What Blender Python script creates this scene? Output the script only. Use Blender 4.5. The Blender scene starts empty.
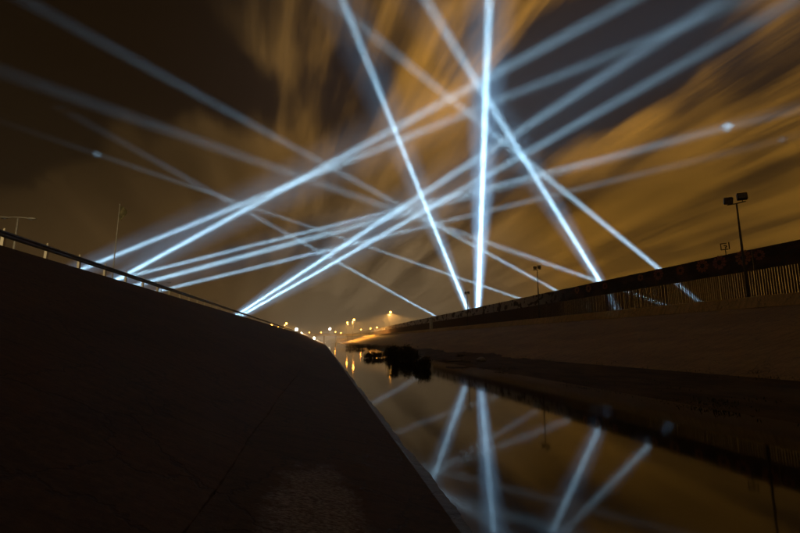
import bpy, bmesh, math, random
from mathutils import Vector, Matrix
R = math.radians
random.seed(7)
sc = bpy.context.scene
col = sc.collection

# ------------------------------------------------------------------ camera
CAM_Z = 2.5                      # lens height above the water (water is z = 0, the channel runs along +Y)
FPX = 450.0                      # focal length in photo pixels (photo 800 x 533)
PITCH = math.atan(73.5 / FPX)
YAW = math.atan(78.0 * math.cos(PITCH) / FPX)
cam_d = bpy.data.cameras.new('camera')
cam_d.sensor_width = 36.0
cam_d.lens = 36.0 * FPX / 800.0
cam_d.clip_start = 0.05
cam_d.clip_end = 40000.0
cam = bpy.data.objects.new('camera', cam_d)
col.objects.link(cam)
cam.location = (0, 0, CAM_Z)
cam.rotation_euler = (math.pi / 2 + PITCH, 0, -YAW)
sc.camera = cam

# ------------------------------------------------------------------ world (clear night sky behind the clouds)
world = bpy.data.worlds.new('World')
sc.world = world
world.use_nodes = True
wn, wl = world.node_tree.nodes, world.node_tree.links
wn.clear()
wo = wn.new('ShaderNodeOutputWorld')
wb = wn.new('ShaderNodeBackground')
ws = wn.new('ShaderNodeTexSky')
ws.sky_type = 'NISHITA'
ws.sun_disc = False
ws.sun_elevation = R(-6)
ws.sun_rotation = R(200)
wb.inputs['Strength'].default_value = 0.05
wl.new(ws.outputs['Color'], wb.inputs['Color'])
wl.new(wb.outputs['Background'], wo.inputs['Surface'])

sc.view_settings.view_transform = 'Standard'
sc.view_settings.look = 'None'
sc.view_settings.exposure = 0.0
sc.view_settings.gamma = 1.0
sc.view_settings.use_curve_mapping = False
sc.cycles.use_denoising = True
sc.cycles.use_adaptive_sampling = False
sc.cycles.max_bounces = 5
sc.cycles.diffuse_bounces = 2
sc.cycles.glossy_bounces = 3
sc.cycles.volume_bounces = 0
sc.cycles.sample_clamp_indirect = 4.0


def ray(u, v):
    """unit world direction through a photo pixel"""
    x, y, z = u - 400.0, FPX, 266.5 - v
    y2 = y * math.cos(PITCH) - z * math.sin(PITCH)
    z2 = y * math.sin(PITCH) + z * math.cos(PITCH)
    return Vector((x * math.cos(YAW) + y2 * math.sin(YAW), -x * math.sin(YAW) + y2 * math.cos(YAW), z2)).normalized()


def at_y(u, v, Y):
    r = ray(u, v)
    return Vector((0, 0, CAM_Z)) + r * (Y / r.y)


def at_x(u, v, X):
    r = ray(u, v)
    return Vector((0, 0, CAM_Z)) + r * (X / r.x)


def at_z(u, v, Z):
    r = ray(u, v)
    return Vector((0, 0, CAM_Z)) + r * ((Z - CAM_Z) / r.z)


# ------------------------------------------------------------------ node helpers
def new_mat(name):
    m = bpy.data.materials.new(name)
    m.use_nodes = True
    m.node_tree.nodes.clear()
    return m, m.node_tree.nodes, m.node_tree.links


class NT:
    def __init__(self, nodes, links):
        self.n, self.l = nodes, links

    def put(self, sock, val):
        if hasattr(val, 'is_output'):
            self.l.new(val, sock)
        elif isinstance(val, (tuple, list)) and len(val) == 3 and len(sock.default_value) == 4:
            sock.default_value = (*val, 1)
        else:
            sock.default_value = val

    def math(self, op, a, b=0.0, clamp=False):
        n = self.n.new('ShaderNodeMath')
        n.operation = op
        n.use_clamp = clamp
        self.put(n.inputs[0], a)
        self.put(n.inputs[1], b)
        return n.outputs[0]

    def vmath(self, op, a, b=None, out=0):
        n = self.n.new('ShaderNodeVectorMath')
        n.operation = op
        self.put(n.inputs[0], a)
        if b is not None:
            self.put(n.inputs[1], b)
        return n.outputs[out]

    def dot(self, a, b):
        return self.vmath('DOT_PRODUCT', a, b, 'Value')

    def smooth(self, v, a, b, c=0.0, d=1.0):
        n = self.n.new('ShaderNodeMapRange')
        n.interpolation_type = 'SMOOTHSTEP'
        self.put(n.inputs['Value'], v)
        for k, x in zip(('From Min', 'From Max', 'To Min', 'To Max'), (a, b, c, d)):
            self.put(n.inputs[k], x)
        return n.outputs['Result']

    def noise(self, vec, scale=1.0, detail=4.0, rough=0.5, dist=0.0, out='Fac'):
        n = self.n.new('ShaderNodeTexNoise')
        self.put(n.inputs['Vector'], vec)
        n.inputs['Scale'].default_value = scale
        n.inputs['Detail'].default_value = detail
        n.inputs['Roughness'].default_value = rough
        n.inputs['Distortion'].default_value = dist
        return n.outputs[out]

    def mix(self, f, a, b, kind='MIX'):
        n = self.n.new('ShaderNodeMix')
        n.data_type = 'RGBA'
        n.blend_type = kind
        self.put(n.inputs[0], f)
        self.put(n.inputs[6], a)
        self.put(n.inputs[7], b)
        return n.outputs[2]

    def comb(self, x, y, z):
        n = self.n.new('ShaderNodeCombineXYZ')
        for s, v in zip(n.inputs, (x, y, z)):
            self.put(s, v)
        return n.outputs[0]

    def sep(self, v):
        n = self.n.new('ShaderNodeSeparateXYZ')
        self.put(n.inputs[0], v)
        return n.outputs

    def scale3(self, v, s):
        return self.vmath('MULTIPLY', v, s)

    def bump(self, h, strength=0.3, dist=0.02):
        n = self.n.new('ShaderNodeBump')
        n.inputs['Strength'].default_value = strength
        n.inputs['Distance'].default_value = dist
        self.put(n.inputs['Height'], h)
        return n.outputs[0]

    def principled(self, color, rough=0.8, normal=None, metallic=0.0, spec=0.5, ior=None):
        p = self.n.new('ShaderNodeBsdfPrincipled')
        self.put(p.inputs['Base Color'], color)
        self.put(p.inputs['Roughness'], rough)
        self.put(p.inputs['Metallic'], metallic)
        p.inputs['Specular IOR Level'].default_value = spec
        if ior:
            p.inputs['IOR'].default_value = ior
        if normal is not None:
            self.l.new(normal, p.inputs['Normal'])
        o = self.n.new('ShaderNodeOutputMaterial')
        self.l.new(p.outputs[0], o.inputs['Surface'])
        return p


def pos_of(nodes, kind='Position'):
    return nodes.new('ShaderNodeNewGeometry').outputs[kind]


def simple(name, c1, c2, scale=3.0, rough=0.8, bump=0.2, metallic=0.0, stretch=(1, 1, 1), spec=0.4):
    m, n, l = new_mat(name)
    t = NT(n, l)
    p = t.scale3(pos_of(n), stretch)
    f = t.noise(p, scale, 6.0, 0.62)
    f2 = t.smooth(f, 0.3, 0.7)
    t.principled(t.mix(f2, c1, c2), rough, t.bump(t.noise(p, scale * 5, 4.0, 0.6), bump, 0.01), metallic, spec)
    return m


def emitter(name, color, strength):
    m, n, l = new_mat(name)
    e = n.new('ShaderNodeEmission')
    e.inputs['Color'].default_value = (*color, 1)
    e.inputs['Strength'].default_value = strength
    o = n.new('ShaderNodeOutputMaterial')
    l.new(e.outputs[0], o.inputs['Surface'])
    return m


# ------------------------------------------------------------------ materials
M = {}


def concrete(name, dark, light, joint=None, patch=False, rough=0.85, spec=0.3):
    m, n, l = new_mat(name)
    t = NT(n, l)
    p = pos_of(n)
    big = t.smooth(t.noise(t.scale3(p, (0.35, 0.09, 0.35)), 1.0, 6.0, 0.65), 0.32, 0.68)
    fine = t.smooth(t.noise(p, 9.0, 6.0, 0.7), 0.3, 0.75)
    streak = t.smooth(t.noise(t.scale3(p, (0.5, 3.2, 0.5)), 1.0, 5.0, 0.7), 0.42, 0.72)
    c = t.mix(big, dark, light)
    c = t.mix(t.math('MULTIPLY', fine, 0.45), c, tuple(x * 1.8 for x in light))
    c = t.mix(t.math('MULTIPLY', streak, 0.5), c, tuple(x * 0.5 for x in dark))
    # hairline cracks and trowel marks
    vo = n.new('ShaderNodeTexVoronoi')
    vo.feature = 'DISTANCE_TO_EDGE'
    vo.inputs['Scale'].default_value = 0.55
    warp = t.vmath('ADD', p, t.scale3(t.noise(p, 1.7, 4.0, 0.6, 0, 'Color'), (0.7, 0.7, 0.7)))
    t.put(vo.inputs['Vector'], warp)
    crack = t.smooth(vo.outputs['Distance'], 0.004, 0.016, 1.0, 0.0)
    c = t.mix(t.math('MULTIPLY', crack, 0.5), c, (0.01, 0.008, 0.006))
    if patch:
        # a worn pale patch of dusty cement on the apron
        ps = t.sep(p)
        ex = t.math('DIVIDE', t.math('SUBTRACT', ps[0], -0.02), 0.62)
        ey = t.math('DIVIDE', t.math('SUBTRACT', ps[1], 6.0), 2.1)
        rr = t.math('ADD', t.math('MULTIPLY', ex, ex), t.math('MULTIPLY', ey, ey))
        rr = t.math('ADD', rr, t.math('MULTIPLY', t.math('SUBTRACT', t.noise(p, 2.3, 6.0, 0.7), 0.5), 2.6))
        pm = t.smooth(rr, 0.35, 1.25, 1.0, 0.0)
        grain = t.smooth(t.noise(t.scale3(p, (1.0, 2.2, 1.0)), 14.0, 6.0, 0.75), 0.38, 0.66)
        c = t.mix(t.math('MULTIPLY', pm, grain), c, (0.36, 0.325, 0.27))
    h = t.math('ADD', t.math('MULTIPLY', t.noise(p, 24.0, 6.0, 0.7), 0.5), t.noise(t.scale3(p, (0.6, 1.6, 0.6)), 3.0, 5.0, 0.65))
    h = t.math('SUBTRACT', h, t.math('MULTIPLY', crack, 0.5))
    t.principled(c, rough, t.bump(h, 0.7, 0.03), 0.0, spec)
    return m


M['bank_left'] = concrete('dark_bank_concrete', (0.034, 0.0155, 0.0045), (0.085, 0.041, 0.012))  # left bank concrete, darker throughout than the right bank's
M['apron'] = concrete('apron_concrete', (0.030, 0.0155, 0.005), (0.078, 0.041, 0.014), patch=True)
M['wet'] = concrete('wet_concrete', (0.012, 0.008, 0.005), (0.03, 0.02, 0.013), rough=0.5, spec=0.3)
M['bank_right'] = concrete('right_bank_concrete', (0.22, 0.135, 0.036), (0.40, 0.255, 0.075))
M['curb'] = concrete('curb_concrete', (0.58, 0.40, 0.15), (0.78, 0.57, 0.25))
M['mud'] = simple('river_mud', (0.045, 0.026, 0.007), (0.13, 0.078, 0.024), 0.8, 0.95, 0.6, 0, (1, 0.4, 1), 0.1)
M['earth'] = simple('dry_earth', (0.13, 0.10, 0.07), (0.24, 0.19, 0.13), 0.4, 0.95, 0.5)
M['asphalt'] = simple('asphalt', (0.035, 0.034, 0.033), (0.065, 0.062, 0.06), 1.5, 0.9, 0.4)
M['galv'] = simple('weathered_steel_rail', (0.03, 0.028, 0.026), (0.075, 0.07, 0.065), 2.0, 0.5, 0.15, 0.6)
M['post'] = simple('pale_painted_post', (0.68, 0.62, 0.5), (0.82, 0.78, 0.68), 4.0, 0.7, 0.2)
M['rust'] = simple('rusted_bollard_steel', (0.10, 0.055, 0.034), (0.23, 0.135, 0.085), 2.5, 0.85, 0.4)
M['pole'] = simple('grey_lamp_pole', (0.10, 0.095, 0.085), (0.19, 0.18, 0.16), 3.0, 0.6, 0.15, 0.3)
M['lamp_black'] = simple('dark_lamp_housing', (0.018, 0.016, 0.014), (0.05, 0.045, 0.04), 5.0, 0.5, 0.15, 0.2)
M['glass'] = simple('unlit_lamp_glass', (0.25, 0.24, 0.22), (0.4, 0.38, 0.35), 6.0, 0.15, 0.05)
M['silver'] = simple('pale_lamp_housing', (0.5, 0.5, 0.48), (0.7, 0.7, 0.68), 5.0, 0.5, 0.1)
M['flag'] = simple('olive_flag_cloth', (0.10, 0.09, 0.045), (0.30, 0.27, 0.15), 3.0, 0.9, 0.3)
M['leaf'] = simple('reed_foliage', (0.04, 0.038, 0.012), (0.12, 0.11, 0.04), 2.0, 0.8, 0.1)
M['stem'] = simple('shrub_stem', (0.03, 0.022, 0.014), (0.06, 0.045, 0.03), 4.0, 0.9, 0.3)
M['stone'] = simple('pale_stone', (0.42, 0.39, 0.34), (0.62, 0.58, 0.52), 3.0, 0.85, 0.5)
M['wood'] = simple('bleached_driftwood', (0.3, 0.25, 0.18), (0.45, 0.39, 0.3), 3.0, 0.85, 0.5, 0, (6, 1, 6))
M['sodium'] = emitter('sodium_lamp', (1.0, 0.37, 0.045), 48.0)
M['white_lamp'] = emitter('white_lamp', (1.0, 0.93, 0.72), 90.0)
M['petal'] = simple('orange_mural_paint', (0.50, 0.15, 0.05), (0.72, 0.30, 0.12), 3.0, 0.8, 0.05)
M['petal2'] = simple('rose_mural_paint', (0.42, 0.13, 0.10), (0.62, 0.26, 0.20), 3.0, 0.8, 0.05)
M['heart'] = simple('dark_mural_paint', (0.03, 0.015, 0.012), (0.07, 0.03, 0.02), 4.0, 0.8, 0.05)


def mural_material():
    m, n, l = new_mat('painted_mural_panel')
    t = NT(n, l)
    p = pos_of(n)
    ps = t.sep(p)
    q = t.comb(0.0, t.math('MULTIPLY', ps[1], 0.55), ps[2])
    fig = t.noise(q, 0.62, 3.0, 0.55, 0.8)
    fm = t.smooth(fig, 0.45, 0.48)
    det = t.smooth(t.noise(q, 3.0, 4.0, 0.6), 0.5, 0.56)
    pale = t.mix(t.math('MULTIPLY', det, 0.5), (0.84, 0.82, 0.78), (0.6, 0.54, 0.48))  # white mural paint, made paler to stand in for light on the panels
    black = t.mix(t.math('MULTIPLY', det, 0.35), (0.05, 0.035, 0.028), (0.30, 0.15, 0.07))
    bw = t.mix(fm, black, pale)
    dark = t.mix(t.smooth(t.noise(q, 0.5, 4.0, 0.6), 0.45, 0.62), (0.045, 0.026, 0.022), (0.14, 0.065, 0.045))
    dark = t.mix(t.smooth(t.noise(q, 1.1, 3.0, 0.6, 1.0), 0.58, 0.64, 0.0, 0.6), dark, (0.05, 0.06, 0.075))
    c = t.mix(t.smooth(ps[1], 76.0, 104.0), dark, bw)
    c = t.mix(t.smooth(t.noise(p, 1.8, 6.0, 0.7), 0.5, 0.85, 0.0, 0.5), c, (0.10, 0.05, 0.03))
    t.principled(c, 0.75, t.bump(t.noise(p, 8.0, 4.0, 0.6), 0.2, 0.01), 0.0, 0.3)
    return m


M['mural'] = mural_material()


def water_material():
    m, n, l = new_mat('still_water')
    t = NT(n, l)
    p = pos_of(n)
    h = t.noise(t.scale3(p, (1.0, 0.45, 1.0)), 1.4, 3.0, 0.5)
    h2 = t.noise(p, 0.15, 2.0, 0.5)
    hh = t.math('ADD', t.math('MULTIPLY', h, 0.35), h2)
    t.principled((0.010, 0.007, 0.004), 0.05, t.bump(hh, 0.07, 0.02), 0.0, 0.3, 1.33)
    return m


M['water'] = water_material()


# ------------------------------------------------------------------ mesh helpers
class MB:
    def __init__(self):
        self.v, self.f = [], []

    def quad(self, a, b, c, d):
        i = len(self.v)
        self.v += [tuple(a), tuple(b), tuple(c), tuple(d)]
        self.f.append((i, i + 1, i + 2, i + 3))

    def box(self, c, s, rot=None):
        i = len(self.v)
        for dx, dy, dz in ((-1, -1, -1), (1, -1, -1), (1, 1, -1), (-1, 1, -1), (-1, -1, 1), (1, -1, 1), (1, 1, 1), (-1, 1, 1)):
            p = Vector((dx * s[0] / 2, dy * s[1] / 2, dz * s[2] / 2))
            if rot is not None:
                p = rot @ p
            self.v.append(tuple(Vector(c) + p))
        for q in ((0, 3, 2, 1), (4, 5, 6, 7), (0, 1, 5, 4), (1, 2, 6, 5), (2, 3, 7, 6), (3, 0, 4, 7)):
            self.f.append(tuple(i + k for k in q))

    def tube(self, pts, rad, n=8, cap=True):
        pts = [Vector(p) for p in pts]
        rad = rad if isinstance(rad, (list, tuple)) else [rad] * len(pts)
        base = len(self.v)
        for k, p in enumerate(pts):
            d = (pts[min(k + 1, len(pts) - 1)] - pts[max(k - 1, 0)]).normalized()
            a = d.cross(Vector((0, 0, 1)) if abs(d.z) < 0.9 else Vector((1, 0, 0))).normalized()
            b = d.cross(a)
            for j in range(n):
                w = 2 * math.pi * j / n
                self.v.append(tuple(p + (a * math.cos(w) + b * math.sin(w)) * rad[k]))
        for k in range(len(pts) - 1):
            for j in range(n):
                q = base + k * n
                self.f.append((q + j, q + (j + 1) % n, q + n + (j + 1) % n, q + n + j))
        if cap:
            self.f.append(tuple(base + j for j in range(n))[::-1])
            e = base + (len(pts) - 1) * n
            self.f.append(tuple(e + j for j in range(n)))

    def lathe(self, prof, n=14, c=(0, 0, 0)):
        base = len(self.v)
        for r, z in prof:
            for j in range(n):
                w = 2 * math.pi * j / n
                self.v.append((c[0] + r * math.cos(w), c[1] + r * math.sin(w), c[2] + z))
        for k in range(len(prof) - 1):
            for j in range(n):
                q = base + k * n
                self.f.append((q + j, q + (j + 1) % n, q + n + (j + 1) % n, q + n + j))

    def mesh(self, name, mat, smooth=False):
        me = bpy.data.meshes.new(name)
        me.from_pydata(self.v, [], self.f)
        bm = bmesh.new()
        bm.from_mesh(me)
        bmesh.ops.recalc_face_normals(bm, faces=bm.faces)
        bm.to_mesh(me)
        bm.free()
        me.materials.append(mat)
        if smooth:
            for p in me.polygons:
                p.use_smooth = True
        return me

    def build(self, name, mat, parent=None, smooth=False, loc=None):
        return link(name, self.mesh(name, mat, smooth), parent, loc)


def link(name, me, parent=None, loc=None):
    o = bpy.data.objects.new(name, me)
    col.objects.link(o)
    if parent:
        o.parent = parent
    if loc is not None:
        o.location = loc
    return o


def thing(name, label, cat, loc=(0, 0, 0), rz=0.0, group=None):
    o = link(name, None, None, loc)
    o.rotation_euler = (0, 0, rz)
    o['label'], o['category'] = label, cat
    if group:
        o['group'] = group
    return o


def tag(o, label, cat, group=None):
    o['label'], o['category'] = label, cat
    if group:
        o['group'] = group
    return o


def struct(o, kind='structure'):
    o['kind'] = kind
    return o


def strip(name, prof, y0, y1, mat, dy=None, skirt=None):
    """extrude a cross-section (x, z) along the channel, with finer steps near the camera"""
    ys, y = [], y0
    while y < y1:
        ys.append(y)
        y += dy if dy else max(6.0, (abs(y) + 10) * 0.5)
    ys.append(y1)
    mb = MB()
    n = len(prof)
    for y in ys:
        for x, z in prof:
            mb.v.append((x, y, z))
    for k in range(len(ys) - 1):
        for j in range(n - 1):
            a = k * n + j
            mb.f.append((a, a + 1, a + n + 1, a + n))
    o = mb.build(name, mat)
    return struct(o)


# ------------------------------------------------------------------ sky dome (night clouds lit by the city)
def sky_material():
    m, n, l = new_mat('night_clouds')
    t = NT(n, l)
    tc = n.new('ShaderNodeTexCoord').outputs['Object']
    d = t.vmath('NORMALIZE', tc)
    ds = t.sep(d)
    # cloud deck seen in perspective; the long exposure draws it out along the wind
    inv = t.math('DIVIDE', 1.0, t.math('ADD', t.math('MAXIMUM', ds[2], 0.0), 0.16))
    w = ray(268, 339)
    wa = math.atan2(w.x, w.y)
    wind = (math.sin(wa), math.cos(wa), 0.0)
    side = (math.cos(wa), -math.sin(wa), 0.0)
    pu = t.math('MULTIPLY', t.dot(d, side), inv)
    pv = t.math('MULTIPLY', t.dot(d, wind), inv)
    q1 = t.comb(t.math('MULTIPLY', pu, 1.25), t.math('MULTIPLY', pv, 0.42), 3.7)
    q2 = t.comb(t.math('MULTIPLY', pu, 5.5), t.math('MULTIPLY', pv, 0.6), 9.1)
    big = t.noise(q1, 1.0, 5.0, 0.55, 0.35)
    fine = t.noise(q2, 1.0, 5.0, 0.6, 0.25)
    field = t.math('ADD', t.math('MULTIPLY', big, 0.62), t.math('MULTIPLY', fine, 0.46))

    def blob(u, v, deg, amount, hard=0.0):
        c = t.dot(d, tuple(ray(u, v)))
        return t.smooth(c, math.cos(R(deg)), math.cos(R(deg * hard)), 0.0, amount)

    # openings (-) and banks (+) in the cloud cover
    for b in SKY_BLOBS:
        field = t.math('ADD', field, blob(*b))
    horizon = t.smooth(ds[2], 0.06, 0.30, 1.0, 0.0)
    cover = t.math('MAXIMUM', t.smooth(field, 0.47, 0.70), t.math('MULTIPLY', horizon, 0.85))
    # town glow: strongest over the right-hand bank, low in the sky
    glow = t.smooth(t.dot(d, tuple(ray(800, 190))), math.cos(R(66)), math.cos(R(6)), 0.0, 1.0)
    left = t.smooth(t.dot(d, tuple(ray(-110, -170))), math.cos(R(40)), math.cos(R(12)), 1.0, 0.05)
    left = t.math('MULTIPLY', left, t.smooth(ds[2], 0.48, 0.92, 1.0, 0.22))
    left = t.math('MULTIPLY', left, t.smooth(ds[1], -0.5, 0.45, 0.4, 1.0))
    lit = t.mix(glow, (0.085, 0.048, 0.017), (0.30, 0.138, 0.017))
    low = t.smooth(t.dot(d, tuple(ray(400, 330))), math.cos(R(24)), 1.0, 0.0, 0.85)
    lit = t.mix(low, lit, (0.135, 0.105, 0.066))
    shade = t.math('ADD', 0.66, t.math('MULTIPLY', t.math('SUBTRACT', fine, 0.5), t.math('SUBTRACT', 1.4, t.math('MULTIPLY', horizon, 1.0))))
    lit = t.mix(1.0, lit, t.comb(shade, shade, shade), 'MULTIPLY')
    gap = (0.0008, 0.0014, 0.003)
    c = t.mix(cover, gap, lit)
    c = t.mix(1.0, c, t.comb(left, left, left), 'MULTIPLY')
    e = n.new('ShaderNodeEmission')
    t.put(e.inputs['Color'], c)
    e.inputs['Strength'].default_value = SKY_STRENGTH
    df = n.new('ShaderNodeBsdfDiffuse')     # clouds also catch the searchlights
    t.put(df.inputs['Color'], t.mix(cover, (0.02, 0.02, 0.02), (0.5, 0.48, 0.44)))
    ad = n.new('ShaderNodeAddShader')
    l.new(e.outputs[0], ad.inputs[0])
    l.new(df.outputs[0], ad.inputs[1])
    o = n.new('ShaderNodeOutputMaterial')
    l.new(ad.outputs[0], o.inputs['Surface'])
    m.cycles.emission_sampling = 'NONE'
    return m


CLOUD_H = 730.0                          # height of the cloud base above the camera
SKY_STRENGTH = 15.5
SKY_BLOBS = [(30, 0, 20, -0.24), (120, 55, 12, -0.10), (10, 130, 10, -0.10), (60, 160, 6, -0.08), (185, 150, 6, -0.10), (250, 105, 6, -0.16),
             (150, 120, 7, 0.08), (110, 205, 9, 0.12), (30, 235, 10, 0.13), (190, 20, 7, 0.12), (300, 110, 6, -0.08), (352, 100, 7, -0.09), (150, 180, 11, 0.30), (70, 225, 9, 0.12), (215, 135, 6, 0.12), (110, 110, 5, 0.08), (640, 118, 7, -0.12), (200, 70, 7, -0.08),
             (570, 78, 9, -0.20), (620, 58, 8, -0.18), (680, 40, 8, -0.09), (520, 110, 7, -0.12), (470, 60, 6, -0.06),
             (270, 25, 9, 0.0), (330, 50, 8, -0.02), (330, 180, 16, 0.10), (420, 60, 9, 0.08), (220, 230, 12, 0.06),
             (600, 170, 16, 0.12), (760, 120, 20, 0.16), (640, 215, 7, -0.08), (740, 195, 7, -0.12),
             (450, 280, 18, 0.10), (770, 5, 14, -0.11)]
mb = MB()
RS, NA, NE = 20000.0, 128, 40
for k in range(NE + 1):
    el = R(-8 + 98.0 * k / NE)
    for j in range(NA):
        a = 2 * math.pi * j / NA
        mb.v.append((RS * math.cos(el) * math.cos(a), RS * math.cos(el) * math.sin(a), CLOUD_H * math.sin(el) if el > 0 else RS * math.sin(el) * 0.3))
for k in range(NE):
    for j in range(NA):
        q = k * NA
        mb.f.append((q + j, q + (j + 1) % NA, q + NA + (j + 1) % NA, q + NA + j))
sky = struct(mb.build('sky', sky_material(), None, True, (0, 0, CAM_Z)))

# ------------------------------------------------------------------ ground, channel and banks
Y0, Y1 = -1200.0, 1760.0
EDGE_X, CREST_X, CREST_Z = 2.05, -14.0, 6.63
SL = (CREST_Z - 0.0) / (EDGE_X - CREST_X)


SEAM_X, SEAM_Z = -1.25, 0.727


def left_z(x):
    if x > SEAM_X:
        return (EDGE_X - x) * SEAM_Z / (EDGE_X - SEAM_X)
    return SEAM_Z + (SEAM_X - x) * (CREST_Z - SEAM_Z) / (SEAM_X - CREST_X)


JX = SEAM_X                                # long ragged joint between slope and apron slabs


def joint_x(y, k):
    return JX + 0.022 * math.sin(y * 0.33) + 0.016 * math.sin(y * 1.1 + 1) + k * 0.008 + random.Random(int(y * 50) * 7 + k).uniform(-0.014, 0.014)


def bank_sheet(name, prof, k, mat):
    """bank slab whose edge along the joint is broken unevenly; prof lists the other points, nearest the joint first"""
    ys, y = [], Y0
    while y < Y1:
        ys.append(y)
        y += 0.22 if -2 < y < 30 else (1.5 if -2 < y < 120 else 40.0)
        if ys[-1] < -2 < y:
            y = -1.99
    ys.append(Y1)
    mb = MB()
    n = len(prof) + 2
    for y in ys:
        x = joint_x(y, k)
        mb.v.append((x - k * 0.004, y, left_z(x) - 0.08))
        mb.v.append((x, y, left_z(x) - (0.012 if k > 0 else 0.0)))
        for px, pz in prof:
            mb.v.append((px, y, pz))
    for a_ in range(len(ys) - 1):
        for j in range(n - 1):
            a = a_ * n + j
            mb.f.append((a, a + 1, a + n + 1, a + n))
    return struct(mb.build(name, mat))


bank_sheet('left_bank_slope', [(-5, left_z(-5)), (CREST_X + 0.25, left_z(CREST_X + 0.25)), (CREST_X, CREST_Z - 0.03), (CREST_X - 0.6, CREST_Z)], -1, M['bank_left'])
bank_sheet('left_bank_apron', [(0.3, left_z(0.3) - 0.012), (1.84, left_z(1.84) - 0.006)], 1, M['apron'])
def bank_toe():
    """worn, chipped lower edge of the apron at the waterline"""
    ys, y = [], Y0
    while y < Y1:
        ys.append(y)
        y += 0.12 if 1 < y < 25 else (0.8 if 1 < y < 120 else 40.0)
        if ys[-1] < 1 < y:
            y = 1.01
    ys.append(Y1)
    mb = MB()
    for y in ys:
        rn = random.Random(int(y * 97))
        a = 0.020 * math.sin(y * 0.9) + 0.012 * math.sin(y * 3.7 + 1) + rn.uniform(-0.012, 0.012)
        c = max(0.0, math.sin(y * 1.31) + math.sin(y * 0.47 + 2) - 1.1) * 0.06
        for x, z in ((EDGE_X + 0.9, -0.9), (EDGE_X + 0.03 + a, -0.06), (EDGE_X - 0.02 + a - c, 0.025 + rn.uniform(-0.006, 0.006)), (1.80, left_z(1.80) - 0.014)):
            mb.v.append((x, y, z))
    for k in range(len(ys) - 1):
        for j in range(3):
            q = k * 4 + j
            mb.f.append((q, q + 1, q + 5, q + 4))
    return struct(mb.build('left_bank_toe', M['wet']))


bank_toe()
strip('joint_bed', [(JX + 0.2, left_z(JX + 0.2) - 0.05), (JX, left_z(JX) - 0.05), (JX - 0.2, left_z(JX - 0.2) - 0.05)], Y0, Y1, M['mud'], 200.0)
strip('left_verge', [(CREST_X - 0.59, CREST_Z - 0.004), (-17.5, CREST_Z + 0.02)], Y0, Y1, M['earth'], 200.0)
strip('left_road', [(-17.49, CREST_Z + 0.0), (-27.5, CREST_Z + 0.06)], Y0, Y1, M['asphalt'], 200.0)
strip('left_land', [(-27.49, CREST_Z + 0.04), (-60, CREST_Z + 0.05), (-1760, CREST_Z + 0.05)], Y0, Y1, M['earth'], 200.0)
LIP_X, LIP_Z = 38.0, 6.34
def wob(y, k):
    return math.sin(y * 0.21 + k) * 0.5 + math.sin(y * 0.53 + 2.1 * k) * 0.3 + math.sin(y * 1.7 + 0.7 * k) * 0.16 + math.sin(y * 4.1 + 3 * k) * 0.07


def mud_bar():
    """silt bar at the foot of the right bank: ragged waterline, silt lapping unevenly over the concrete"""
    ys, y = [], Y0
    while y < Y1:
        ys.append(y)
        y += 0.35 if 0 < y < 60 else (1.2 if 0 < y < 220 else 40.0)
        if ys[-1] < 0 < y:
            y = 0.01
    ys.append(Y1)
    mb = MB()
    n = 7
    for y in ys:
        a, b = wob(y, 0.3) * 0.55, wob(y, 1.9)
        xt = 20.9 + b * 0.8
        for x, z in ((13.2 + a, -0.5), (14.0 + a, -0.03), (14.6 + a, 0.08 + 0.04 * wob(y, 5)), (16.0, 0.22 + 0.06 * wob(y, 3)), (17.6, 0.30 + 0.07 * wob(y, 8)), (19.4, 0.46 + 0.03 * wob(y, 2)), (xt, 0.42 + (xt - 20.0) * 0.2825 + 0.012)):
            mb.v.append((x, y, z))
    for k in range(len(ys) - 1):
        for j in range(n - 1):
            q = k * n + j
            mb.f.append((q, q + 1, q + n + 1, q + n))
    return struct(mb.build('right_mud_bar', M['mud'], None, True))


mud_bar()
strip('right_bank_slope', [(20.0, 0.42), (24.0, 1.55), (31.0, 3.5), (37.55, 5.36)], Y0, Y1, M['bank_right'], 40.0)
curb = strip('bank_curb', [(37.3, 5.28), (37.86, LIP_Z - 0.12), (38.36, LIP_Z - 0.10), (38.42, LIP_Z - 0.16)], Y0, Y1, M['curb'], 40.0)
cb = MB()
CL = 2.97
for y in (-CL / 2, CL / 2):
    for x, z in ((37.20, 5.30), (37.74, LIP_Z - 0.05), (37.80, LIP_Z), (38.38, LIP_Z), (38.41, LIP_Z - 0.08)):
        cb.v.append((x, y, z))
for j_ in range(4):
    cb.f.append((j_, j_ + 1, j_ + 6, j_ + 5))
cb.f += [(0, 1, 2, 3, 4), (5, 6, 7, 8, 9)]
cbm = cb.mesh('curb_block', M['curb'])
for k in range(140):
    o = link('curb_block', cbm, curb, (random.uniform(-0.02, 0.02), 12.0 + 3.0 * k, random.uniform(-0.025, 0.015)))
    o.rotation_euler = (random.uniform(-0.004, 0.004), 0, random.uniform(-0.004, 0.004))
strip('levee_road', [(38.41, LIP_Z - 0.08), (47.3, LIP_Z - 0.02), (60, LIP_Z), (1760, LIP_Z)], Y0, Y1, M['earth'], 200.0)
strip('river_bed', [(1.5, -1.2), (22.0, -1.2)], Y0, Y1, M['mud'], 400.0)
strip('water', [(EDGE_X - 0.3, 0.0), (14.6, 0.0)], Y0, Y1, M['water'], 400.0)

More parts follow.
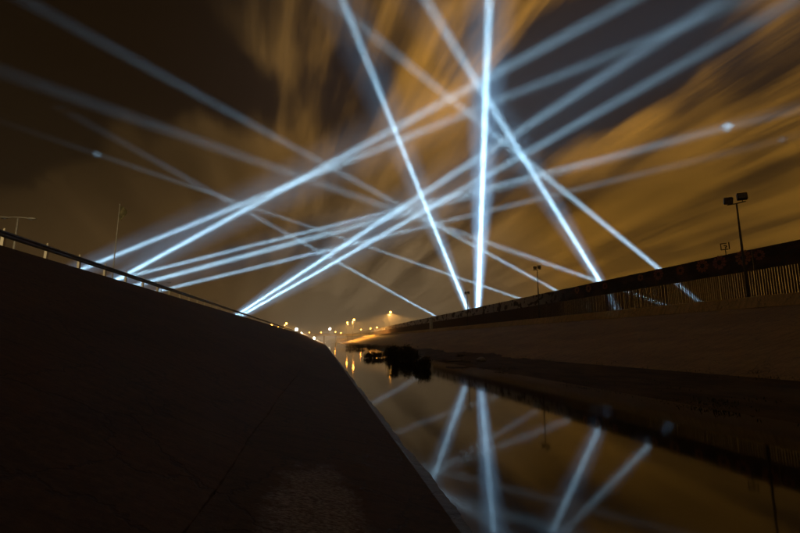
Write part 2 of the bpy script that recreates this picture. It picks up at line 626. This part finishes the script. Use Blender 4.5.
# ------------------------------------------------------------------ guardrail on the left crest
gr = thing('guardrail', 'dark steel guardrail on pale posts along the crest of the left bank', 'guardrail', (CREST_X, 0, CREST_Z))
GX = -14.25
rail = MB()
prof = [(0.0, 0.34), (0.045, 0.37), (0.055, 0.42), (0.01, 0.47), (0.01, 0.51), (0.055, 0.56), (0.045, 0.61), (0.0, 0.64)]
NP = 280
GAP = 3.2
PY0 = 22.2 - GAP * 10
for y in (PY0 - 1.5, PY0 + 60, PY0 + 160, PY0 + 400, PY0 + GAP * NP):
    for x, z in prof:
        rail.v.append((x + 0.02, y, z))
for k in range(4):
    for j in range(7):
        a = k * 8 + j
        rail.f.append((a, a + 1, a + 9, a + 8))
ro = rail.build('rail', M['galv'], gr)
sm = ro.modifiers.new('thick', 'SOLIDIFY')
sm.thickness = 0.012
pm = MB()
pm.box((0, 0, 0.32), (0.12, 0.17, 0.68))
pmesh = pm.mesh('post', M['post'])
cm = MB()
cm.lathe([(0.0, 0.80), (0.035, 0.79), (0.05, 0.74), (0.05, 0.70), (0.04, 0.655), (0.0, 0.655)], 8)
cmesh = cm.mesh('post_reflector', M['post'], True)
for k in range(NP):
    y = PY0 + k * GAP
    p = link('post', pmesh, gr, (-0.06, y, random.uniform(-0.015, 0.015)))
    p.rotation_euler = (random.uniform(-0.02, 0.02), random.uniform(-0.02, 0.02), random.uniform(-0.05, 0.05))
    if k < 70:
        link('post_cap', cmesh, p, (0, 0, 0))

# ------------------------------------------------------------------ border wall
WX = 47.2
WALL_TOP, PANEL_BOT = 12.5, 10.15
bw = thing('border_wall', 'tall rusty bollard wall with painted panels along its top, right bank', 'wall', (WX, 0, LIP_Z))
bm_ = MB()
bm_.box((0, 0, (PANEL_BOT - LIP_Z) / 2), (0.09, 0.155, PANEL_BOT - LIP_Z - 0.01))
bmesh_b = bm_.mesh('bollard', M['rust'])
SP = 0.30
NB = 300
BY0 = 28.0
for k in range(NB):
    o = link('bollard', bmesh_b, bw, (random.uniform(-0.012, 0.012), BY0 + k * SP + random.uniform(-0.012, 0.012), 0))
    o.rotation_euler = (random.uniform(-0.004, 0.004), 0, random.uniform(-0.08, 0.08))
rest = MB()
y = BY0 + NB * SP
while y < 900:
    rest.box((0, y, (PANEL_BOT - LIP_Z) / 2), (0.09, 0.155, PANEL_BOT - LIP_Z - 0.01))
    y += SP
for k in range(1, 240):
    rest.box((0, BY0 - k * SP, (PANEL_BOT - LIP_Z) / 2), (0.09, 0.13, PANEL_BOT - LIP_Z - 0.01))
ro = rest.build('far_bollards', M['rust'], bw)
ro['kind'] = 'stuff'
PW = 3.0
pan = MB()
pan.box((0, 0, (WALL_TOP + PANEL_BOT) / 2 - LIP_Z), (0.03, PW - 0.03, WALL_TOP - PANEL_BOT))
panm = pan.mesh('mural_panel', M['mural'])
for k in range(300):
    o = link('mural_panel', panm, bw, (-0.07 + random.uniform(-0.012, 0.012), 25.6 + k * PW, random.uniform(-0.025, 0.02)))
top = MB()
top.box((0, 450, WALL_TOP - LIP_Z - 0.05), (0.12, 960, 0.06))
top.box((0.02, 450, PANEL_BOT - LIP_Z + 0.03), (0.10, 960, 0.08))
top.build('cap_rail', M['rust'], bw)
ft = MB()
ft.box((0, 450, 0.12), (0.5, 960, 0.36))
ft.build('footing', M['curb'], bw)


def flower(u, v, rad, seed, mat):
    p = at_x(u, v, WX)
    rnd = random.Random(seed)
    ex = WX - 0.105
    mb = MB()
    n = 11
    for ring, (r0, r1) in enumerate(((0.34, 0.62), (0.58, 1.0))):
        for j in range(n):
            a = 2 * math.pi * (j + 0.5 * ring) / n + rnd.uniform(-0.08, 0.08)
            wdt = math.pi / n * 0.92
            pts = []
            for (da, rr) in ((-0.5, r0), (-1.0, (r0 + r1) / 2), (-0.6, r1 * 0.94), (0, r1 * rnd.uniform(0.95, 1.08)), (0.6, r1 * 0.94), (1.0, (r0 + r1) / 2), (0.5, r0)):
                aa = a + da * wdt
                pts.append((ex - 0.004 * ring, p.y + math.cos(aa) * rr * rad * 1.12, p.z + math.sin(aa) * rr * rad))
            i = len(mb.v)
            mb.v += pts
            mb.f.append(tuple(range(i, i + len(pts))))
    o = mb.build('painted_flower', mat, bw)
    o.location = (-WX, 0, -LIP_Z)
    h = MB()
    pts = [(ex - 0.008, p.y + math.cos(2 * math.pi * j / 12) * 0.36 * rad, p.z + math.sin(2 * math.pi * j / 12) * 0.34 * rad) for j in range(12)]
    h.v += pts
    h.f.append(tuple(range(12)))
    h.build('flower_heart', M['heart'], o)


for i, (u, v, rd) in enumerate([(659, 274.3, 0.86), (681, 270.6, 0.62), (703, 266, 0.84), (720, 262.6, 0.86), (744, 257.6, 0.92),
                                (641, 277.6, 0.55), (605.5, 286, 0.6), (589, 288.3, 0.75), (577.5, 290, 0.7), (760, 255, 0.6)]):
    flower(u, v, rd, i, M['petal'] if i % 3 else M['petal2'])

# ------------------------------------------------------------------ floodlight poles in front of the wall (unlit)
PX = 38.9


def flood_pole(y, ztop, heads, label, rz):
    t = thing('floodlight_pole', label, 'lamp post', (PX, y, LIP_Z - 0.12), rz, 'unlit floodlight poles on the right bank')
    h = ztop - (LIP_Z - 0.12)
    mb = MB()
    mb.tube([(0, 0, 0), (0, 0, h * 0.5), (0, 0, h - 0.35)], [0.125, 0.10, 0.07], 12)
    mb.build('pole', M['pole'], t, True)
    mb = MB()
    mb.box((0, 0, 0.02), (0.45, 0.45, 0.04))
    mb.build('base_plate', M['pole'], t)
    mb = MB()
    mb.tube([(-0.75, 0.0, h - 0.42), (0, 0, h - 0.36), (0.75, 0, h - 0.22)], 0.05, 8)
    mb.build('crossarm', M['lamp_black'], t)
    for (x, z, sx, sz, tilt) in heads:
        mb = MB()
        rot = Matrix.Rotation(R(tilt), 3, 'X')
        mb.box((x, 0, h + z), (sx, 0.42, sz), rot)
        mb.box((x, 0.26, h + z), (sx * 0.7, 0.14, sz * 0.7), rot)
        o = mb.build('lamp_head', M['lamp_black'], t)
        bv = o.modifiers.new('b', 'BEVEL')
        bv.width = 0.05
        bv.segments = 2
        gmb = MB()
        gmb.box(Vector((x, 0, h + z)) + rot @ Vector((0, -0.215, 0)), (sx * 0.84, 0.02, sz * 0.8), rot)
        gmb.build('lens', M['glass'], o)
        y2 = MB()
        y2.tube([(x, 0, h - 0.38 + (0.1 if x > 0 else 0)), (x, 0, h + z - sz * 0.4)], 0.035, 6)
        y2.build('bracket', M['lamp_black'], o)
    return t


H2 = [(-0.62, 0.0, 0.72, 0.62, 28), (0.5, 0.28, 0.82, 0.66, -10)]
H1 = [(-0.35, 0.05, 0.62, 0.55, 20), (0.38, 0.16, 0.62, 0.55, -8)]
q = at_x(736, 200, PX)
flood_pole(q.y, q.z, H2, 'tall dark floodlight pole with two square heads at the right edge', R(-35))
q = at_x(537, 268, PX)
flood_pole(q.y, q.z, H1, 'dark floodlight pole crossed by a low blue beam, middle of three', R(-25))
q = at_x(467, 293, PX)
flood_pole(q.y, q.z, H1, 'thin dark floodlight pole between the two brightest beams, farthest of three', R(-20))
# low boundary post in the row, then thinner ones far off
for (u, v, hh, lab) in [(431, 318.5, 0, 'pale square cabinet post at the foot of the wall'),
                        (499.5, 299, 1, 'thin antenna mast poking above the painted wall')]:
    if hh == 0:
        p = at_x(u, v, 40.0)
        t = thing('cabinet_post', lab, 'cabinet', (40.0, p.y, LIP_Z - 0.08))
        mb = MB()
        mb.box((0, 0, (p.z - LIP_Z) / 2), (0.9, 1.5, p.z - LIP_Z))
        o = mb.build('cabinet_body', M['silver'], t)
        mb = MB()
        mb.box((0, 0, p.z - LIP_Z + 0.06), (1.05, 1.7, 0.1))
        mb.build('cabinet_roof', M['pole'], t)
        mb = MB()
        mb.box((-0.46, 0, 1.2), (0.03, 1.2, 1.8))
        mb.build('cabinet_door', M['silver'], t)
    else:
        p = at_x(u, v, 50.0)
        t = thing('antenna_mast', lab, 'mast', (50.0, p.y, LIP_Z))
        mb = MB()
        mb.tube([(0, 0, 0), (0, 0, p.z - LIP_Z)], [0.07, 0.04], 8)
        mb.build('pole', M['silver'], t)
        mb = MB()
        mb.tube([(-0.45, 0, p.z - LIP_Z - 0.5), (0.45, 0, p.z - LIP_Z - 0.5)], 0.04, 6)
        mb.build('crossarm', M['silver'], t)

# small square frame on a post behind the wall
p = at_x(725, 246.5, 49.0)
t = thing('frame_sign', 'small dark square frame sign standing just above the wall near the tall pole', 'sign', (49.0, p.y, LIP_Z), R(-50))
zc = p.z - LIP_Z
mb = MB()
mb.tube([(0, 0, 0), (0, 0, zc - 0.42)], 0.05, 8)
mb.build('pole', M['lamp_black'], t)
mb = MB()
for (x, z, sx, sz) in [(-0.42, 0, 0.1, 0.84), (0.42, 0.05, 0.12, 0.9), (-0.1, 0.38, 0.6, 0.1), (-0.05, -0.38, 0.72, 0.1)]:
    mb.box((x, 0, zc + z), (sx, 0.08, sz))
mb.build('frame', M['lamp_black'], t)
mb = MB()
mb.box((0.02, 0, zc + 0.12), (0.3, 0.07, 0.12))
mb.box((0.16, 0.002, zc - 0.03), (0.12, 0.07, 0.2))
mb.box((0.04, 0, zc - 0.19), (0.12, 0.07, 0.3))
mb.build('mark', M['lamp_black'], t)


# ------------------------------------------------------------------ lamp posts on the left road
def double_lamp(u, v, X, hd, label):
    p = at_x(u, v, X)
    t = thing('street_lamp', label, 'street lamp', (X, p.y, CREST_Z + 0.05), 0, 'double-headed street lamps on the left road')
    h = p.z - CREST_Z
    mb = MB()
    mb.tube([(0, 0, 0), (0, 0, h)], [0.10, 0.06], 10)
    mb.build('pole', M['silver'], t, True)
    mb = MB()
    mb.tube([(-0.9, 0, h + 0.02), (-0.45, 0, h + 0.1), (0.45, 0, h + 0.1), (0.9, 0, h + 0.02)], 0.035, 6)
    mb.build('arm', M['silver'], t)
    for s in (-1, 1):
        mb = MB()
        mb.lathe([(0.0, 0.12), (0.14, 0.10), (0.24, 0.04), (0.26, -0.02), (0.0, -0.02)], 12)
        o = mb.build('lamp_head', hd, t, True, (s * 1.05, 0, h + 0.02))
        o.scale = (1.45, 0.8, 0.9)
        g = MB()
        g.lathe([(0.2, -0.022), (0.16, -0.07), (0.0, -0.09)], 12)
        g.build('lens', M['glass'], o, True)


double_lamp(18, 219, -26.0, M['silver'], 'unlit double-headed street lamp at the left edge above the guardrail')
double_lamp(162, 283, -26.0, M['silver'], 'pale double-headed street lamp beside the low blue beams')
double_lamp(212, 301, -26.0, M['silver'], 'small pale double-headed street lamp farther along the guardrail')

FX = -18.0
pt, pb = at_x(120, 205, FX), at_x(112.5, 276, FX)
t = thing('flagpole', 'slim flagpole with a limp olive flag above the guardrail', 'flagpole', (FX, pb.y, CREST_Z))
h = pt.z - CREST_Z
mb = MB()
mb.tube([(0, 0, 0), (0, 0, h * 0.6), (0, 0, h)], [0.06, 0.045, 0.03], 10)
mb.build('pole', M['silver'], t, True)
mb = MB()
mb.lathe([(0, 0.10), (0.05, 0.08), (0.07, 0.03), (0.05, -0.02), (0, -0.03)], 10, (0, 0, h))
mb.build('finial', M['silver'], t, True)
fm = MB()
nu, nv = 14, 12
for i in range(nu + 1):
    a = i / nu
    for j in range(nv + 1):
        b = j / nv
        droop = a * a * 0.55
        x = 0.04 + a * 0.62 * (1 - 0.55 * b) + 0.03 * math.sin(b * 5)
        y = 0.10 * math.sin(a * 9 + b * 2.5) * a
        z = h - 0.06 - b * 1.35 * (1 - 0.25 * a) - droop * (1 - 0.3 * b)
        fm.v.append((x, y, z))
for i in range(nu):
    for j in range(nv):
        a = i * (nv + 1) + j
        fm.f.append((a, a + 1, a + nv + 2, a + nv + 1))
fo = fm.build('flag', M['flag'], t, True)
fo.modifiers.new('thick', 'SOLIDIFY').thickness = 0.01


# ------------------------------------------------------------------ lit street lamps far away
def lit_lamp(u, v, Y, ground, kind, power, label, group=None, size=0.22, arm=-1.0, name='street_lamp', cat='street lamp'):
    p = at_y(u, v, Y)
    t = thing(name, label, cat, (p.x, Y, ground), 0, group)
    h = p.z - ground
    size *= 1.5  # bulbs oversized to stand in for the bloom round each lamp
    mb = MB()
    mb.tube([(arm, 0, 0), (arm, 0, h * 0.5), (arm, 0, h - 0.2), (arm * 0.7, 0, h + 0.28), (0, 0, h + 0.3)], [0.14, 0.11, 0.08, 0.06, 0.05], 8)
    mb.build('pole', M['pole'], t, True)
    mb = MB()
    mb.box((0, 0, h + 0.25), (0.8, 0.36, 0.16))
    hd = mb.build('lamp_head', M['lamp_black'], t)
    mb = MB()
    mb.lathe([(0, size), (size * 0.7, size * 0.7), (size, 0), (size * 0.7, -size * 0.7), (0, -size)], 10, (0, 0, h + 0.17 - size))
    mb.build('bulb', M[kind], hd, True)
    if not power:
        return t
    ld = bpy.data.lights.new('lamp_light', 'SPOT')      # hooded: throws its light down and sideways
    ld.spot_size = R(172)
    ld.spot_blend = 0.25
    ld.energy = power
    ld.color = (1.0, 0.47, 0.10) if kind == 'sodium' else (1.0, 0.92, 0.74)
    ld.shadow_soft_size = 0.3
    lo = bpy.data.objects.new('lamp_light', ld)
    col.objects.link(lo)
    lo.parent = t
    lo.location = (0, 0, h + 0.1 - 2 * size)
    return t


GL = 'orange street lamps on the left bank road'
lit_lamp(271.5, 324.5, 300, CREST_Z, 'sodium', 95040, 'orange street lamp nearest along the left guardrail, first of the cluster', GL, 0.5)
lit_lamp(278, 326.8, 350, CREST_Z, 'sodium', 95040, 'orange street lamp second in the left cluster', GL, 0.5)
lit_lamp(283, 328.6, 400, CREST_Z, 'sodium', 95040, 'orange street lamp third in the left cluster', GL, 0.5)
lit_lamp(287, 330.3, 460, CREST_Z, 'sodium', 95040, 'orange street lamp lowest and rightmost in the left cluster', GL, 0.5)
lit_lamp(286.5, 322.8, 330, CREST_Z, 'sodium', 95040, 'orange street lamp standing above the rest of the left cluster', GL, 0.42)
lit_lamp(296.5, 328.4, 380, CREST_Z, 'white_lamp', 96000, 'bright white street lamp right of the orange cluster', None, 0.7)
lit_lamp(330, 328, 420, 9.0, 'white_lamp', 44800, 'white street lamp on the far bridge', None, 0.55)
lit_lamp(347.5, 322, 400, 1.2, 'sodium', 81312, 'orange lamp on the left of the close pair at the channel end', None, 0.5)
lit_lamp(354, 319, 350, 2.0, 'sodium', 81312, 'orange lamp on the right of the close pair at the channel end', None, 0.5)
lit_lamp(390.5, 311.5, 330, LIP_Z, 'sodium', 253440, 'tall orange street lamp standing alone behind the wall', None, 0.5)
lit_lamp(341, 332.5, 640, 8.0, 'sodium', 63360, 'tiny orange street lamp beyond the far bridge', None, 0.45)
for (u, v, Y, knd, lab) in [
        (291, 331.4, 520, 'sodium', 'tiny orange lamp just left of the white street lamp'),
        (301.5, 332.4, 560, 'white_lamp', 'tiny white lamp right of the bright white street lamp'),
        (306, 333.6, 620, 'sodium', 'tiny orange lamp low above the left bank end'),
        (309.5, 332.2, 640, 'sodium', 'tiny orange lamp left of the dazzling floodlight'),
        (321, 332.0, 600, 'sodium', 'tiny orange lamp right of the dazzling floodlight'),
        (325.5, 333.6, 660, 'white_lamp', 'tiny white lamp under the white bridge lamp'),
        (335.5, 331.6, 600, 'sodium', 'tiny orange lamp between the white bridge lamp and the orange pair'),
        (361, 329.2, 520, 'sodium', 'tiny orange lamp right of the orange pair'),
        (370.5, 328.0, 480, 'sodium', 'tiny orange lamp above the far end of the wall'),
        (377, 327.0, 440, 'sodium', 'tiny orange lamp left of the lone tall lamp')]:
    lit_lamp(u, v, Y, LIP_Z, knd, 0, lab, 'far lamps on the town edge', 0.42)
# flood lamp on the toe of the left bank, at the vanishing point
p = at_y(314.3, 338.0, 330)
t = thing('floodlight', 'dazzling white floodlight low on the left bank at the channel end', 'floodlight', (p.x, 330, left_z(p.x)))
h = p.z - left_z(p.x)
mb = MB()
for k in range(3):
    a = 2 * math.pi * k / 3
    mb.tube([(0.5 * math.cos(a), 0.5 * math.sin(a), -0.2), (0, 0, h * 0.6)], 0.04, 6)
mb.build('stand', M['pole'], t)
mb = MB()
mb.box((0, 0.2, h), (1.1, 0.3, 0.8))
mb.build('housing', M['lamp_black'], t)
mb = MB()
mb.lathe([(0, 0.62), (0.4, 0.5), (0.62, 0), (0.4, -0.5), (0, -0.62)], 12, (0, -0.3, h))
mb.build('bulb', M['white_lamp'], t, True)
ld = bpy.data.lights.new('lamp_light', 'SPOT')
ld.spot_size = R(120)
ld.spot_blend = 0.5
ld.energy = 2.6e5
ld.color = (1.0, 0.9, 0.62)
ld.shadow_soft_size = 0.4
lo = bpy.data.objects.new('lamp_light', ld)
col.objects.link(lo)
lo.parent = t
lo.location = (0, -1.4, h)
lo.rotation_euler = (R(62), 0, 0)

# ------------------------------------------------------------------ far bridge across the channel
BY = 470.0
t = thing('road_bridge', 'low concrete road bridge crossing the far end of the channel', 'bridge', (12, BY, 0))
mb = MB()
mb.box((0, 0, 7.4), (78, 11, 1.3))
mb.build('deck', M['curb'], t)
mb = MB()
mb.box((0, -5.4, 8.5), (78, 0.3, 0.9))
mb.build('parapet', M['curb'], t)
for x in (-10, 2, 14):
    mb = MB()
    mb.tube([(x, 0, -1), (x, 0, 6.74)], 0.7, 12)
    mb.build('pier', M['bank_right'], t)

# ------------------------------------------------------------------ reeds and shrubs in the shallows
def shrub(u, v, wpx, hpx, label, n, seed, name='reed_clump', cat='reeds'):
    p = at_z(u, v, 0.0)
    sc_ = p.y / FPX * 1.02
    W, H = wpx * sc_ / 2, hpx * sc_
    rnd = random.Random(seed)
    t = thing(name, label, cat, (p.x, p.y, 0.0))
    mb, st = MB(), MB()
    lobes = [(rnd.uniform(-0.75, 0.75) * W, rnd.uniform(-0.5, 0.5) * W * 0.8, rnd.uniform(0.15, 0.78) * H, rnd.uniform(0.16, 0.42)) for _ in range(14)]
    for (lx, ly, lz, lr) in lobes:
        st.tube([(lx * 0.5, ly * 0.5, -0.3), (lx * 0.8, ly * 0.8, lz * 0.5), (lx, ly, lz)], [0.05, 0.035, 0.015], 5)
        for _ in range(3):
            st.tube([(lx * 0.8, ly * 0.8, lz * 0.5), (lx + rnd.uniform(-.4, .4) * W * 0.6, ly + rnd.uniform(-.4, .4) * W * 0.6, min(H, lz + rnd.uniform(-.1, .35) * H))], [0.025, 0.01], 4)
    for _ in range(n):
        lx, ly, lz, lr = rnd.choice(lobes)
        d = Vector((rnd.gauss(0, 0.55), rnd.gauss(0, 0.55), rnd.gauss(0, 0.6)))
        c = Vector((lx + d.x * lr * W, ly + d.y * lr * W, max(0.03, lz + d.z * lr * H * 0.8)))
        L = rnd.uniform(0.10, 0.26) * (0.4 + 0.2 * H)
        ax = Vector((rnd.uniform(-1, 1), rnd.uniform(-1, 1), rnd.uniform(-0.2, 1.4))).normalized()
        sd = ax.cross(Vector((rnd.uniform(-1, 1), rnd.uniform(-1, 1), rnd.uniform(-1, 1)))).normalized() * L * 0.22
        mb.quad(c - ax * L * 0.5, c + sd, c + ax * L, c - sd)
    # reed blades rising from the water
    for _ in range(n // 6):
        a, rr = rnd.uniform(0, 6.28), math.sqrt(rnd.random())
        b = Vector((math.cos(a) * rr * W, math.sin(a) * rr * W * 0.8, -0.05))
        top_ = b + Vector((rnd.uniform(-.25, .25), rnd.uniform(-.25, .25), 1.0)) * H * rnd.uniform(0.35, 0.85)
        w_ = Vector((rnd.uniform(-1, 1), rnd.uniform(-1, 1), 0)).normalized() * 0.03
        m_ = b.lerp(top_, 0.55) + Vector((rnd.uniform(-.05, .05), 0, 0))
        mb.quad(b - w_, m_ - w_ * 0.8, top_, m_ + w_ * 0.8)
    f = mb.build('foliage', M['leaf'], t)
    st.build('stem', M['stem'], t)


shrub(403, 361.5, 30, 16, 'largest dark shrub clump growing in the channel shallows', 5200, 1, 'shrub', 'shrub')
shrub(422, 369.5, 17, 12, 'rounded dark shrub at the near end of the clumps', 3000, 2, 'shrub', 'shrub')
shrub(390, 357, 15, 9, 'dark shrub adjoining the left side of the largest clump', 2200, 3, 'shrub', 'shrub')
shrub(374, 358, 20, 6, 'low dark reed mat left of the large shrubs', 2200, 4)
shrub(353, 348.6, 15, 4.5, 'far small reed mat, left one in midstream', 1200, 5)
shrub(361, 348.8, 9, 4, 'far small reed mat, right one in midstream', 900, 6)
shrub(373, 348.2, 14, 3.5, 'thin dark reed strip against the far right bank', 900, 8)


def on_bar(u, v):
    return at_z(u, v, 0.3)


p = on_bar(458, 361.3)
mb = MB()
mb.tube([(-1.3, 0.1, 0.05), (-0.5, 0.0, 0.12), (0.5, 0.05, 0.13), (1.3, -0.1, 0.06)], [0.07, 0.11, 0.10, 0.05], 8)
mb.tube([(0.3, 0.02, 0.13), (0.6, -0.2, 0.36)], [0.05, 0.02], 6)
tag(mb.build('driftwood_log', M['wood'], None, True, (p.x, p.y, 0.25)), 'pale driftwood log lying on the mud below the right bank', 'log')
p = on_bar(481, 360.8)
bm = bmesh.new()
bmesh.ops.create_icosphere(bm, subdivisions=3, radius=0.42)
rnd = random.Random(5)
for vtx in bm.verts:
    vtx.co *= 1 + 0.22 * math.sin(vtx.co.x * 7 + 1) * math.cos(vtx.co.y * 6) + rnd.uniform(-0.04, 0.04)
    vtx.co.z *= 0.6
    vtx.co.x *= 1.3
me = bpy.data.meshes.new('pale_stone')
bm.to_mesh(me)
bm.free()
me.materials.append(M['stone'])
tag(link('stone', me, None, (p.x, p.y, 0.42)), 'small pale stone on the mud below the right bank', 'stone')
for (u, v, w_, h_, s_, lab) in [(461, 359.3, 11, 4.5, 21, 'low dark tuft behind the pale driftwood log'), (490, 361.5, 11, 4, 22, 'low dark tuft right of the pale stone')]:
    shrub(u, v, w_, h_, lab, 700, s_, 'grass_tuft', 'tuft')


# weeds along the silt bar and the foot of the slope
rnd = random.Random(77)
mb = MB()
for _ in range(110):
    cy = 14 + 170 * rnd.random() ** 1.6
    cx = rnd.choice((rnd.gauss(20.6, 0.5), rnd.gauss(14.6, 0.35), rnd.uniform(15, 20)))
    sp, hh = rnd.uniform(0.15, 0.6), rnd.uniform(0.06, 0.22)
    for _ in range(rnd.randint(14, 40)):
        bx, by = cx + rnd.gauss(0, sp), cy + rnd.gauss(0, sp * 1.6)
        bz = 0.05 + max(0.0, (bx - 20.0) * 0.2825 + 0.34) if bx > 19.4 else 0.1 + (bx - 14.6) * 0.05
        b = Vector((bx, by, bz))
        tp = b + Vector((rnd.uniform(-.5, .5), rnd.uniform(-.5, .5), 1.0)) * hh * rnd.uniform(0.5, 1.2)
        w_ = Vector((rnd.uniform(-1, 1), rnd.uniform(-1, 1), 0)).normalized() * rnd.uniform(0.01, 0.03)
        m_ = b.lerp(tp, 0.5)
        mb.quad(b - w_, m_ - w_, tp, m_ + w_)
struct(mb.build('weeds', M['leaf']), 'stuff')


# ------------------------------------------------------------------ searchlights (lamps lighting the hazy air, with added halo lamps)
def cloud_point(u, v):
    r = ray(u, v)
    k = 1.0 / math.sqrt((r.x ** 2 + r.y ** 2) / RS ** 2 + r.z ** 2 / CLOUD_H ** 2)
    return Vector((0, 0, CAM_Z)) + r * k


def beam_lamp(base, end, D, power, half=0.9, width=3.6, colr=(0.42, 0.74, 1.0)):
    """base, end: photo pixels where the beam leaves the bank and where it meets the clouds; D: distance of the lamp"""
    g = (CREST_Z if base[0] < 330 else LIP_Z) + 1.2
    du, dv = end[0] - base[0], end[1] - base[1]
    lo, hi = -3.0, 0.4
    for _ in range(60):
        mid = (lo + hi) / 2
        r = ray(base[0] + du * mid, base[1] + dv * mid)
        z = CAM_Z + r.z / math.hypot(r.x, r.y) * D
        if z < g:
            lo = mid
        else:
            hi = mid
    r = ray(base[0] + du * lo, base[1] + dv * lo)
    src = Vector((0, 0, CAM_Z)) + r * (D / math.hypot(r.x, r.y))
    d = cloud_point(*end) - src
    ld = bpy.data.lights.new('beam_lamp', 'AREA')
    ld.shape = 'DISK'
    ld.size = width
    ld.spread = R(2 * half)
    ld.energy = power * BEAM
    ld.color = colr
    lo_ = bpy.data.objects.new('beam_lamp', ld)
    col.objects.link(lo_)
    lo_.location = src
    lo_.rotation_euler = d.to_track_quat('-Z', 'Y').to_euler()
    return src, d.normalized()


BEAM = 6.0e4
BEAMS = [
    # left bank
    ((85, 268), (900, -62), 680, 2.6, 0.8, 0.6),
    ((120, 278), (880, -135), 680, 3.6, 0.9, 0.6),
    ((135, 275), (1000, 60), 620, 1.5, 0.5, 0),
    ((145, 283), (960, 64), 560, 2.1, 0.8, 0.4),
    ((172, 288), (900, 111), 560, 1.3, 0.6, 0),
    ((240, 313), (860, -90), 1000, 9.5, 1.0, 0.6),
    ((246, 313), (960, -94), 1000, 8.5, 0.9, 0.6),
    # right bank, up
    ((466, 306), (300, -105), 520, 3.2, 1.1, 0.6),
    ((478, 306), (493, -105), 480, 6.6, 1.15, 0.8),
    ((599, 280), (370, -90), 480, 2.8, 1.3, 0.5),
    ((658, 268), (280, -40), 480, 1.4, 1.2, 0),
    # right bank, low across the channel
    ((435, 316), (60, 108), 760, 1.7, 0.8, 0),
    ((518, 298), (-30, 111), 620, 0.9, 0.5, 0),
    ((555, 290), (-40, -35), 760, 1.5, 0.9, 0),
    ((591, 279), (-160, 15), 760, 1.6, 0.9, 0),
]
wm, wn_, wl_ = new_mat('spot_puff')  # dense volume for the puffs added to make bright spots in the beams
wv_ = wn_.new('ShaderNodeVolumePrincipled')
wv_.inputs['Color'].default_value = (0.95, 0.95, 0.95, 1)
wv_.inputs['Density'].default_value = 0.016
wo_ = wn_.new('ShaderNodeOutputMaterial')
wl_.new(wv_.outputs[0], wo_.inputs['Volume'])
PUFF_LABEL = {1: 'small glowing beam spot made by an added cloud puff, left one of the two upper right',
              2: 'small glowing beam spot made by an added cloud puff, right one near the frame edge',
              3: 'faint small beam spot made by an added cloud puff, upper left'}


def beam_spot_puff(src, dr, u, v, rad, seed):
    """a small cloud volume added to light up as a spot in the beam, at the point of the beam seen through this pixel"""
    q = ray(u, v)
    w = Vector((0, 0, CAM_Z)) - src
    b = q.dot(dr)
    k = (w.dot(dr) - b * w.dot(q)) / (1 - b * b)
    bm = bmesh.new()
    bmesh.ops.create_icosphere(bm, subdivisions=3, radius=rad)
    for vt in bm.verts:
        c = vt.co / rad
        vt.co *= 1 + 0.22 * math.sin(c.x * 4 + seed) * math.cos(c.y * 3.5) + 0.14 * math.sin(c.z * 7 + seed * 2)
        vt.co.z *= 0.8
    me = bpy.data.meshes.new('beam_spot_puff')
    bm.to_mesh(me)
    bm.free()
    me.materials.append(wm)
    tag(link('beam_spot_puff', me, None, src + dr * k), PUFF_LABEL[seed], 'cloud', 'cloud puffs added to show the beam spots')


SPOT_PUFFS = {(960, 64): [(727, 128, 11.0, 1)], (900, 111): [(782, 140, 11.0, 2)], (-30, 111): [(97, 154, 13.0, 3)]}
for (b0, b1, bd, bp, bh, halo) in BEAMS:
    src, dr = beam_lamp(b0, b1, bd, bp, bh)
    for (wu, wv, wr, wseed) in SPOT_PUFFS.get(b1, ()):
        beam_spot_puff(src, dr, wu, wv, wr, wseed)
    if halo:                                       # added wide lamp, stands in for the haze and lens glow round the beam
        beam_lamp(b0, b1, bd, bp * halo, min(5.5, bh * 6.0), 5.0, (0.30, 0.62, 1.0))

# assumed spot light, added unseen behind the camera to light the guardrail posts
ld = bpy.data.lights.new('assumed_post_light', 'SPOT')
ld.energy = 3.2e4
ld.color = (1.0, 0.74, 0.36)
ld.spot_size = R(30)
ld.spot_blend = 0.6
ld.shadow_soft_size = 0.25
lo = bpy.data.objects.new('assumed_post_light', ld)
col.objects.link(lo)
lo.location = (-27.0, -16.0, CREST_Z + 3.4)
lo.rotation_euler = (Vector((-14.0, 52.0, CREST_Z + 1.0)) - lo.location).to_track_quat('-Z', 'Y').to_euler()

# ------------------------------------------------------------------ haze
mb = MB()
mb.box((0, 0, 0), (3600, 3600, 704))
hm, hn, hl = new_mat('night_haze')
pv = hn.new('ShaderNodeVolumePrincipled')
pv.inputs['Color'].default_value = (0.62, 0.62, 0.62, 1)
pv.inputs['Density'].default_value = 0.0015
pv.inputs['Anisotropy'].default_value = 0.0
ho = hn.new('ShaderNodeOutputMaterial')
hl.new(pv.outputs[0], ho.inputs['Volume'])
hz = mb.build('haze', hm, None, False, (0, 0, 349.8))
struct(hz, 'stuff')
